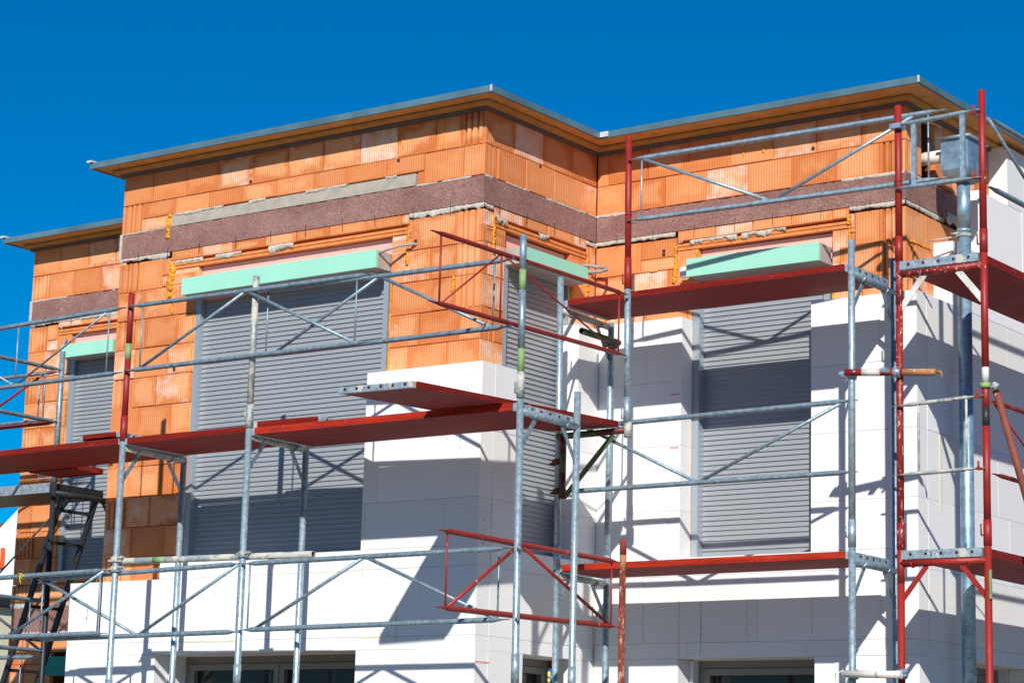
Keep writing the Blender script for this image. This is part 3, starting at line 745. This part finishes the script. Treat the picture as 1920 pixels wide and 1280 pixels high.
guard(SA, (-15.2, 12.27), (-12.74, 12.27), 5.225, 4.745, GALV, (.51, .93), ((0.1, 't'), (.51, 'b'), (.93, 't')), zt2=5.27, zb2=4.76, rb=.009)
guard(SA, (-12.70, 12.262), (-10.24, 12.262), 5.27, 4.765, GALV, (.065, .935), ((.06, 'b'), (.5, 't'), (.94, 'b')), zt2=5.255)
guard(SA, (-11.355, 12.305), (-8.985, 12.225), 5.253, 4.767, GALV, (.03, .93), ((.06, 'b'), (.49, 't'), (.93, 'b')), zt2=5.208, zb2=4.747)
guard(SA, (-15.2, 12.27), (-12.74, 12.27), 3.20, 2.745, GALV, (.96,), ((.56, 'b'), (.98, 't')), zt2=3.24, zb2=2.765)
guard(SA, (-13.60, 12.335), (-11.43, 12.335), 3.20, 2.735, GALV, (.03, .33, .98), ((.02, 't'), (.52, 'b'), (.98, 't')), zt2=3.245, zb2=2.755)
guard(SA, (-11.39, 12.27), (-8.98, 12.27), 3.235, 2.76, GALV, (.035, .96), ((.06, 'b'), (.48, 't'), (.96, 'b')), zt2=3.252, zb2=2.783)
q = MB(); q.tube((-12.77, 12.352, 3.312), (-10.78, 12.352, 3.290), R0, 0, 16, hollow=.08, capm=1, prof=[(0, 1, 1), (.12, 1, 1), (1, 1, 1)])
for x, L in ((-12.36, .12), (-11.52, .10)): q.tube((x, 12.352, 3.3075), (x + L, 12.352, 3.3062), R0 * 1.03, 2, 16)
q.build('clamped_tube', [GALVD, RUST, GREEN], SA)
coupler(SA, -12.71, 12.30, 3.32); coupler(SA, -12.71, 12.30, 3.245); coupler(SA, -11.41, 12.30, 3.305)
# red end guard reaching out from the corner upright towards the street
guard(SA, (-8.95, 11.27), (-9.09, 13.78), 5.198, 4.735, RED, (.045, .33, .955), ((.05, 'b'), (.33, 't'), (.955, 'b')), r=.0165, rb=.0065, zt2=5.27, zb2=4.815)
guard(SA, (-8.93, 11.42), (-9.08, 13.72), 3.282, 2.795, REDB, (.045, .955), ((.05, 'b'), (.42, 't'), (.955, 'b')), r=.0195, rb=.0125, zt2=3.30, zb2=2.84)
q = MB(); q.path([(-13.715, 12.25, 3.245), (-13.70, 12.242, 3.225), (-13.705, 12.245, 3.19), (-13.69, 12.245, 3.165)], .0035).path([(-13.735, 12.25, 3.225), (-13.72, 12.245, 3.243), (-13.69, 12.243, 3.24), (-13.675, 12.25, 3.222), (-13.685, 12.245, 3.20)], .004).tube((-13.72, 12.27, 3.222), (-13.70, 12.27, 3.222), .0225)
q.build('yellow_twine', YEL, SA)
for x, z in ((-8.95, 3.25), (-8.95, 2.785)):
    q = MB(); q.tube((-8.915, 12.27, z - .02), (-8.915, 12.27, z + .08), .0055).tube((-8.925, 12.27, z), (-8.90, 12.27, z), .012); q.build('rail_pin', GALV, SA)

# --- front scaffold in the recess, right of the bay
BO, BI = 13.86, 14.58
SB = thing('scaffold', (-8.6, 14.2, 0), 'scaffold of galvanised tubes in the recess between the bay and the red corner frame', 'scaffold')
upright(SB, -9.73, BO, [(0, 3.28, GALV), (3.28, 5.49, GALVS)], [(3.30, 3.46, GALVS)], lean=(-.010, 0))
upright(SB, -9.76, BI, [(0, 3.3, GALV), (3.3, 5.27, GALVS)], [(3.30, 3.46, GALVS)])
upright(SB, -7.29, BO, [(0, 3.35, GALVS), (3.5, 5.48, GALVS)], [(3.35, 3.535, GALVS)], [(3.42, GALVS)])
upright(SB, -7.33, BI, [(0, 5.50, GALV)])
# stub on the console bracket, with the red post above it
upright(SB, -9.105, 13.83, [(4.31, 4.34, GALVD), (4.51, 5.325, GALVS), (5.48, 6.50, RED)], [(4.325, 4.515, GALVS), (5.325, 5.56, RED), (5.885, 5.897, RED)], [(5.37, RED), (4.36, GALV)], lean=(-.012, 0), zr=4.3)
o = upright(SB, -9.10, 13.80, [(0, 3.25, RUST), (3.25, 3.36, RUSTO), (3.36, 3.475, RUST)])
q = MB(); q.tube((-9.71, 13.82, 4.265), (-9.36, 13.83, 4.27), R0, 1).tube((-9.36, 13.83, 4.27), (-9.10, 13.835, 4.275), R0, 0)
q.tube((-9.66, 13.82, 4.265), (-9.66, 13.82, 4.14), R0, 0).tube((-9.66, 13.82, 4.14), (-9.66, 13.82, 3.99), R0, 1).tube((-9.66, 13.82, 3.99), (-9.66, 13.82, 3.80), R0, 0)
q.flat((-9.22, 13.83, 4.25), (-9.64, 13.82, 3.81), .04, .008, (1, 0, 0), 2)
q.tube((-9.10, 13.835, 4.22), (-9.10, 13.835, 4.33), R0 * 1.15, 3)
q.build('console_bracket', [MAROON, DGREEN, DGREEN, GALVD], SB)
coupler(SB, -9.735, BO, 4.08, MAROON); coupler(SB, -9.725, BO, 3.86, MAROON)
for z, m in ((5.235, GALVS), (3.245, GALVD)):
    transom(SB, (-9.74, BO), (-9.77, BI), z, GALVD, GALV, mh=GALV)
    transom(SB, (-7.29, BO), (-7.33, BI), z + .01, GALV, GALV, mh=GALVS)
q = MB(); q.tube((-9.70, 14.60, 5.11), (-9.70, 14.085, 5.114), R0, 0, 16, hollow=.06, capm=1); q.build('clamped_tube', [DGREEN, BLACK], SB)
coupler(SB, -9.755, BI - .02, 5.10, DGREEN)
guard(SB, (-9.11, 13.80), (-6.66, 14.07), 6.30, 5.835, GALVS, (.045, .945), ((.04, 't'), (.47, 'b'), (.91, 't')), zt2=6.376, zb2=5.89)
guard(SB, (-9.73, 13.90), (-7.27, 13.90), 4.335, 3.862, GALV, (.975,), ((.08, 't'), (.485, 'b'), (.96, 't')), zt2=4.36, zb2=3.868)
L3 = lambda x, e=0: (x, 13.81 + (x + 7.29) * .29 + e, 4.54 - (x + 7.31) * .035)
q = MB(); q.tube(L3(-7.31), L3(-6.93), R0, 0, 16).tube(L3(-7.20), L3(-7.08), R0 * 1.02, 1, 16).tube(L3(-6.93), L3(-6.715), R0 * 1.0, 2, 16)
q.path([(-6.715, 13.977, 4.52), (-6.688, 13.977, 4.523), (-6.676, 13.977, 4.515), (-6.673, 13.977, 4.475)], .008, 2); q.build('clamped_tube', [RED, WHITEP, RUSTO], SB)
for x in (-7.29, -6.975):
    q = MB(); q.tube((x, 13.86, 4.50), (x, 13.86, 4.56), .036, n=14) if x < -7 else q.tube(L3(x - .02, .005), L3(x + .025, .005), .037, n=14)
    q.box((x - .06, 13.80, 4.52), (x - .03, 13.86, 4.55)); q.tube((x - .055, 13.79, 4.535), (x - .055, 13.85, 4.535), .011, n=6); q.tube((x + .05, 13.79, 4.54), (x + .05, 13.83, 4.54), .009, n=6); q.build('coupler', GALVS, SB)
q = MB(); q.tube((-7.33, 13.80, 2.50), (-6.90, 13.80, 2.49), R0, 0, 16); q.path([(-7.32, 13.79, 2.52), (-7.37, 13.78, 2.50), (-7.36, 13.78, 2.42), (-7.33, 13.78, 2.36)], .009, 0); q.build('clamped_tube', WHITEP, SB)
for x in (-7.29, -6.93):
    coupler(SB, x, 13.84, 2.50, GREEN if x < -7 else GALVS)
# printed sticker on the inner left upright
q = MB(); xs = -9.748; q.tube((xs, BO, 2.40), (xs, BO, 2.56), R0 * 1.02, 0, 16)
st = q.build('sticker', BLUE, SB)
for k, (z0, z1) in enumerate(((2.41, 2.45), (2.462, 2.488), (2.498, 2.54))):
    q = MB(); q.tube((xs - .004, BO - .003, z0), (xs - .004, BO - .003, z1), R0 * .94, 0, 16); q.build('sticker_print', YELS, st)

# --- red corner frame and side scaffold
SR = thing('scaffold', (-6.65, 14.2, 0), 'scaffold of red painted frames turning the right hand corner of the house, tallest red posts', 'scaffold')
RY = 13.95
upright(SR, -6.972, RY, [(0, 3.1, REDB), (3.1, 3.33, REDB), (3.5, 5.0, REDW), (5.0, 5.31, REDW), (5.48, 6.42, RED)], [(3.33, 3.51, REDW), (5.31, 5.485, REDB), (5.875, 5.885, RED)], [(5.38, RED)])
upright(SR, -6.345, RY, [(0, 3.33, REDB), (3.5, 4.12, RED), (4.12, 4.245, BLACKP), (4.245, 4.415, REDB), (4.415, 4.515, WHITEP), (4.515, 5.30, RED), (5.45, 6.43, RED)], [(3.33, 3.50, RED), (5.30, 5.46, RED)], [(5.36, RED), (3.40, RED)])
q = MB(); q.box((-6.325, RY - .028, 2.98), (-6.312, RY - .012, 3.17)); q.build('tape_patch', GREEN, SR)
q = MB(); q.tube((-6.345, RY, 4.375), (-6.345, RY, 4.41), .037, n=14); q.build('coupler', GREEN, SR)
q = MB()
for i in range(7): q.path([(-6.29 + .012 * math.cos(i), RY - .02 + .01 * math.sin(i * 2), 4.38 + .006 * i - .02), (-6.27 + .012 * math.sin(i), RY - .03, 4.385 + .006 * i - .02), (-6.25, RY - .01 + .01 * math.cos(i), 4.38 + .005 * i - .02)], .008)
q.build('coupler', GALVD, SR)
for z, mm, mk in ((5.215, REDW, WHITEP), (3.235, REDB, REDB)):
    transom(SR, (-6.972, RY), (-6.345, RY), z, mm, mk, mh=RED, out=.19, kw=.045 if mk is WHITEP else .035, kp=(.14, .80))
guard(SR, (-6.99, RY - .04), (-6.34, RY - .04), 6.265, 5.815, GALVS, (.24, .80), (), r=.017, zt2=6.285, zb2=5.812, flatv=True)
q = MB(); q.box((-7.01, RY - .06, 6.245), (-6.93, RY + .03, 6.28)); q.build('rail_claw', GALVS, SR)
guard(SR, (-7.01, RY - .04), (-6.34, RY - .04), 4.295, 3.825, GALVD, (.29, .81), (), r=.014, zt2=4.32, zb2=3.838, rv=.009)
for z in (6.27, 5.815, 4.315, 3.835):
    q = MB(); q.box((-6.40, RY - .055, z - .008), (-6.365, RY - .02, z + .008)); q.tube((-6.385, RY - .04, z), (-6.385, RY - .04, z + .05), .008, n=8); q.build('rail_pin', REDB, SR)
guard(SR, (-6.31, RY + .02), (-6.31, RY + 2.57), 6.235, 5.755, GALV, (.5,), ((.0, 't'), (.40, 'b'), (.8, 't')), r=.019, rb=.012)
guard(SR, (-6.31, RY + .02), (-6.31, RY + 2.57), 4.29, 3.805, RED, (.5,), ((.0, 't'), (.42, 'b')), r=.0155, rb=.007)
q = MB(); q.tube((-6.28, RY + .02, 4.36), (-6.10, RY + .45, 3.1), R0, 0, 16); q.build('raking_tube', REDT, SR)
upright(SR, -6.972, RY + 2.57, [(0, 6.4, RED)]); upright(SR, -6.345, RY + 2.57, [(0, 6.4, RED)])
for z in (5.215, 3.235): transom(SR, (-6.972, RY + 2.57), (-6.345, RY + 2.57), z, RED, RED)

# --- small scaffold at the far left wing
SW = thing('scaffold', (-15.8, 14.2, 0), 'smaller scaffold in front of the far left wing, seen past the end of the bay', 'scaffold')
upright(SW, -15.16, 13.87, [(0, 4.25, DARKSHADE), (4.25, 5.42, GALV)])  # lower length of the same tube darkened to paint in deck shade
upright(SW, -15.16, 14.56, [(0, 4.25, DARKSHADE)])
upright(SW, -17.7, 13.87, [(0, 5.42, GALV)]); upright(SW, -17.7, 14.56, [(0, 4.25, GALV)])
transom(SW, (-15.16, 13.87), (-15.16, 14.66), 4.155, DARKSHADE, DARKSHADE, mh=DARKSHADE, out=.2)  # transom, knees and hooks coloured dark to stand for shade
transom(SW, (-17.7, 13.87), (-17.7, 14.56), 4.155, DARKSHADE, DARKSHADE)
guard(SW, (-15.16, 12.34), (-15.16, 13.9), 5.25, 4.78, GALV, (.86,), (), r=.0185)
guard(SW, (-17.7, 13.90), (-15.2, 13.90), 5.25, 4.79, RED, (.92,), ((.5, 'b'), (.92, 't')), r=.017, rb=.012)
guard(SW, (-17.7, 13.84), (-15.2, 13.84), 5.235, 4.81, GALV, (.92,), (), r=.014)
guard(SW, (-15.16, 12.34), (-15.16, 13.9), 3.2, 2.77, GALV, (.86,), ((.4, 't'), (.96, 'b')), r=.0185)
guard(SW, (-17.7, 13.88), (-15.2, 13.88), 2.72, 2.3, GALV, (.9,), (), r=.0185)
q = MB(); q.tube((-15.16, 13.92, 4.0), (-17.4, 13.92, 2.3), .008, n=8); q.tube((-17.6, 13.92, 4.1), (-15.9, 13.92, 2.5), .008, n=8); q.build('cross_brace', DARKSHADE, SW)
LD = thing('ladder', (-15.75, 14.2, 2.5), 'metal ladder, darkened as in shade, leaning up to the deck in front of the left wing shutter', 'ladder')  # stiles and rungs carry the deck's shade in their near-black colour
def lp(z, y): return (-15.18 - (4.16 - z) * .375, y, z)
for y in (14.0, 14.4):
    q = MB(); q.flat(lp(4.15, y), lp(1.2, y), .055, .022, (1, 0, 0)); q.build('stile', DARKSHADE, LD)
z = 4.02
while z > 1.3:
    q = MB(); q.flat(lp(z, 14.0), lp(z, 14.4), .028, .022, (0, 0, 1)); q.build('rung', DARKSHADE, LD); z -= .28

# ------------------------------------------------------------------ deck planks
def plank(p0, p1, w, z0, z1, label, th=.045, group='red scaffold planks', edge=DECKE, m=DECK, cap=GALVP, side=1, holes=6, capw=.04, capends=(0, 1), name='scaffold_plank', low=0):
    """p0->p1 = one long edge in xy; w to the left (+side) of it; z = top"""
    A = Vector((*p0, z0)); B = Vector((*p1, z1)); d = (B - A); L = d.length; d.normalize(); s_ = Vector((-d.y, d.x, 0)).normalized() * side
    t = thing(name, ((A + B) / 2 + s_ * w / 2).to_tuple(), label, 'plank', group)
    up = s_.cross(d).normalized(); up = up if up.z > 0 else -up
    c0, c1 = A + d * capw, B - d * capw
    def bx(mb, a, b, w0, w1, t0, t1, mi=0):
        ra = [a + s_ * w0 - up * t1, a + s_ * w1 - up * t1, a + s_ * w1 - up * t0, a + s_ * w0 - up * t0]
        rb = [x + (b - a) for x in ra]; mb.grid([ra, rb], mi, smooth=False)
    q = MB(); bx(q, c0, c1, .004, w - .004, .004, th); q.build('board', m, t)
    for e0, e1 in ((-.001, .0038), (w - .0038, w + .001)):
        q = MB(); bx(q, c0, c1, e0, e1, .0, th); q.build('side_edge', edge, t)
    for k, (a, b, e, dr) in enumerate(((A, c0 - d * .001, A, -1), (c1 + d * .001, B, B, 1))):
        q = MB(); bx(q, a, b, .01, w - .01, .001, th + .004)
        for h in range(holes):
            c = e + d * (dr * .0008) + s_ * (w * (h + .7) / (holes + .4)) - up * (th * .5)
            q.tube(c - d * .001, c + d * .001, .011, 1, n=10)
        q.build('end_plate', [cap, HOLE], t)
    return t
GP = 'red scaffold planks'
plank((-15.30, 12.285), (-12.72, 12.285), .745, 4.235, 4.252, 'red scaffold plank running out of the left edge of the photo, under the left guardrail')
plank((-13.17, 12.275), (-12.735, 12.275), .60, 4.300, 4.300, 'short red plank end lying on the deck beside the red and green upright', th=.035)
plank((-12.69, 12.285), (-11.40, 12.285), .66, 4.245, 4.250, 'red plank with chipped edge between the first and second uprights of the bay scaffold')
plank((-11.38, 12.285), (-8.975, 12.285), .68, 4.232, 4.233, th=.05, label= 'long bright edged red plank under the wide bay shutter, ending at the corner transom', edge=DECKB)
plank((-11.40, 12.33), (-10.74, 12.33), .60, 4.285, 4.280, 'short red plank piece resting on the long plank right of the second upright', th=.040)
plank((-9.03, 11.24), (-9.19, 13.88), .61, 4.218, 4.349, th=.038, label= 'loose red plank jutting out from the bay corner, with a six holed metal end', side=1)
plank((-14.58, 13.04), (-14.58, 13.39), .54, 4.236, 4.236, 'dark red plank behind the left deck, bridging to the far left wing', side=-1, cap=DECK)
plank((-9.72, 13.865), (-7.31, 13.865), .60, 5.312, 5.318, 'upper red plank under the teal box of the right hand window')
plank((-9.72, 13.865), (-7.31, 13.865), .60, 3.318, 3.325, 'lower bright red plank below the right hand shutter', edge=DECKB)
for z, l in ((5.305, 'upper dark red plank receding along the right side wall from the red corner frame'), (3.322, 'lower red plank receding along the right side wall, end plate marked S')):
    t = plank((-6.37, RY - .02), (-6.37, RY + 2.55), .60, z - .002, z, l, side=1, holes=5, th=.055)
    if z < 4:
        cu = bpy.data.curves.new('letter', 'FONT'); cu.body = 'S'; cu.size = .045; cu.align_x = 'CENTER'
        tmp = bpy.data.objects.new('letter', cu); COL.objects.link(tmp); bpy.context.view_layer.update()
        me = bpy.data.meshes.new_from_object(tmp); bpy.data.objects.remove(tmp); me.materials.clear(); me.materials.append(REDT)
        lo = bpy.data.objects.new('stamped_letter', me); COL.objects.link(lo); lo.parent = t
        org = ORG[t.name]; lo.location = (-6.74 - org[0], RY - .024 - org[1], z - .046 - org[2]); lo.rotation_euler = (math.pi / 2, 0, 0)
plank((-17.7, 13.87), (-15.18, 13.87), .62, 4.245, 4.245, 'grey aluminium scaffold deck at the far left edge in front of the wing', th=.085, cap=DARKSHADE, group='aluminium decks', edge=galv_mat('aluminium_deck', (.40, .45, .48), .5, .5), m=DARKSHADE, name='aluminium_deck')  # end plates darkened in colour so they read as shaded

# ------------------------------------------------------------------ neighbour, ground
NB = thing('neighbour_house', (-36, 31, 0), 'white gabled neighbouring house with brown tiled roof and orange square sign, far left edge', 'house')
mb = MB(); gy = 30.0
mb.face([(-40, gy, 0), (-33.55, gy, 0), (-33.55, gy, 6.95), (-36.8, gy, 4.6), (-40, gy, 4.6)]); mb.box((-40, gy + .02, 0), (-33.55, 36, 4.6))
mb.box((-34.5, gy + .01, 0), (-33.55, 36, 6.3)); mb.build('wall', PLAST, NB)
mb = MB(); mb.box((-38, gy + 1.0, 5.8), (-34.0, 37, 6.72)); mb.build('roof', TILE, NB)
q = MB(); q.box((-34.35, gy - .06, 5.68), (-34.02, gy - .03, 6.06)); sg = q.build('sign', ORANGE, NB)
q = MB(); q.box((-34.35, gy - .08, 5.78), (-34.10, gy - .061, 6.07)); q.build('sign_panel', PLAST, sg)
q = MB(); q.face([(-34.35, gy - .085, 5.85), (-34.18, gy - .085, 5.85), (-34.27, gy - .085, 5.95)]); q.build('sign_emblem', DARKSHADE, sg)
CR = thing('garage', (-30, 25, 0), 'low cream rendered building glimpsed through the tubes at the lower left edge', 'building')
mb = MB(); mb.box((-38, 24, 0), (-28.02, 29, 4.35)); mb.build('wall', CREAM, CR); mb = MB(); mb.box((-38.2, 23.8, 4.36), (-27.9, 29.2, 4.5)); mb.build('roof', DARKSHADE, CR)
mb = MB(); mb.face([(-150, -150, 0), (150, -150, 0), (150, 200, 0), (-150, 200, 0)])
g = mb.build('ground', GROUND); structure(g)

# ------------------------------------------------------------------ light, sky, camera
sd = Vector((.615, -1, .72)).normalized()
elev = math.asin(sd.z); rot = math.atan2(sd.x, sd.y)
W = bpy.data.worlds.new('World'); SC.world = W; W.use_nodes = True; nt = W.node_tree
bg = nt.nodes['Background']; sky = nt.nodes.new('ShaderNodeTexSky'); sky.sky_type = 'NISHITA'; sky.sun_disc = False
sky.sun_elevation = elev; sky.sun_rotation = rot; sky.altitude = 900; sky.air_density = 1.0; sky.dust_density = .0; sky.ozone_density = 6.0
hs = nt.nodes.new('ShaderNodeHueSaturation'); hs.inputs['Saturation'].default_value = 1.6; hs.inputs['Value'].default_value = 1.0
nt.links.new(sky.outputs[0], hs.inputs['Color']); nt.links.new(hs.outputs[0], bg.inputs[0]); bg.inputs[1].default_value = .09
sl = bpy.data.lights.new('sun', 'SUN'); sl.energy = 5.0; sl.angle = math.radians(.53); sl.color = (1, .955, .88)
so = bpy.data.objects.new('sun', sl); COL.objects.link(so); so.rotation_euler = sd.to_track_quat('Z', 'Y').to_euler(); so.location = (5, -10, 15)

cam = bpy.data.cameras.new('camera'); co = bpy.data.objects.new('camera', cam); COL.objects.link(co)
yaw, pit, rol = -0.63377223, 0.19449905, 0.02674607
f = Vector((math.sin(yaw) * math.cos(pit), math.cos(yaw) * math.cos(pit), math.sin(pit)))
r_ = f.cross(Vector((0, 0, 1))).normalized(); u_ = r_.cross(f)
r2 = r_ * math.cos(rol) + u_ * math.sin(rol); u2 = -r_ * math.sin(rol) + u_ * math.cos(rol)
co.matrix_world = Matrix(((r2.x, u2.x, -f.x, 0), (r2.y, u2.y, -f.y, 0), (r2.z, u2.z, -f.z, 1.65), (0, 0, 0, 1)))
cam.sensor_width = 36; cam.lens = 4309.01685 / 1920 * 36; cam.clip_end = 1000; cam.clip_start = .1
SC.camera = co
vs = SC.view_settings; vs.view_transform = 'Standard'; vs.look = 'None'; vs.exposure = .05; vs.gamma = 1; vs.use_curve_mapping = False
SC.render.resolution_x = 1024; SC.render.resolution_y = 682
SC.cycles.max_bounces = 8; SC.cycles.diffuse_bounces = 4
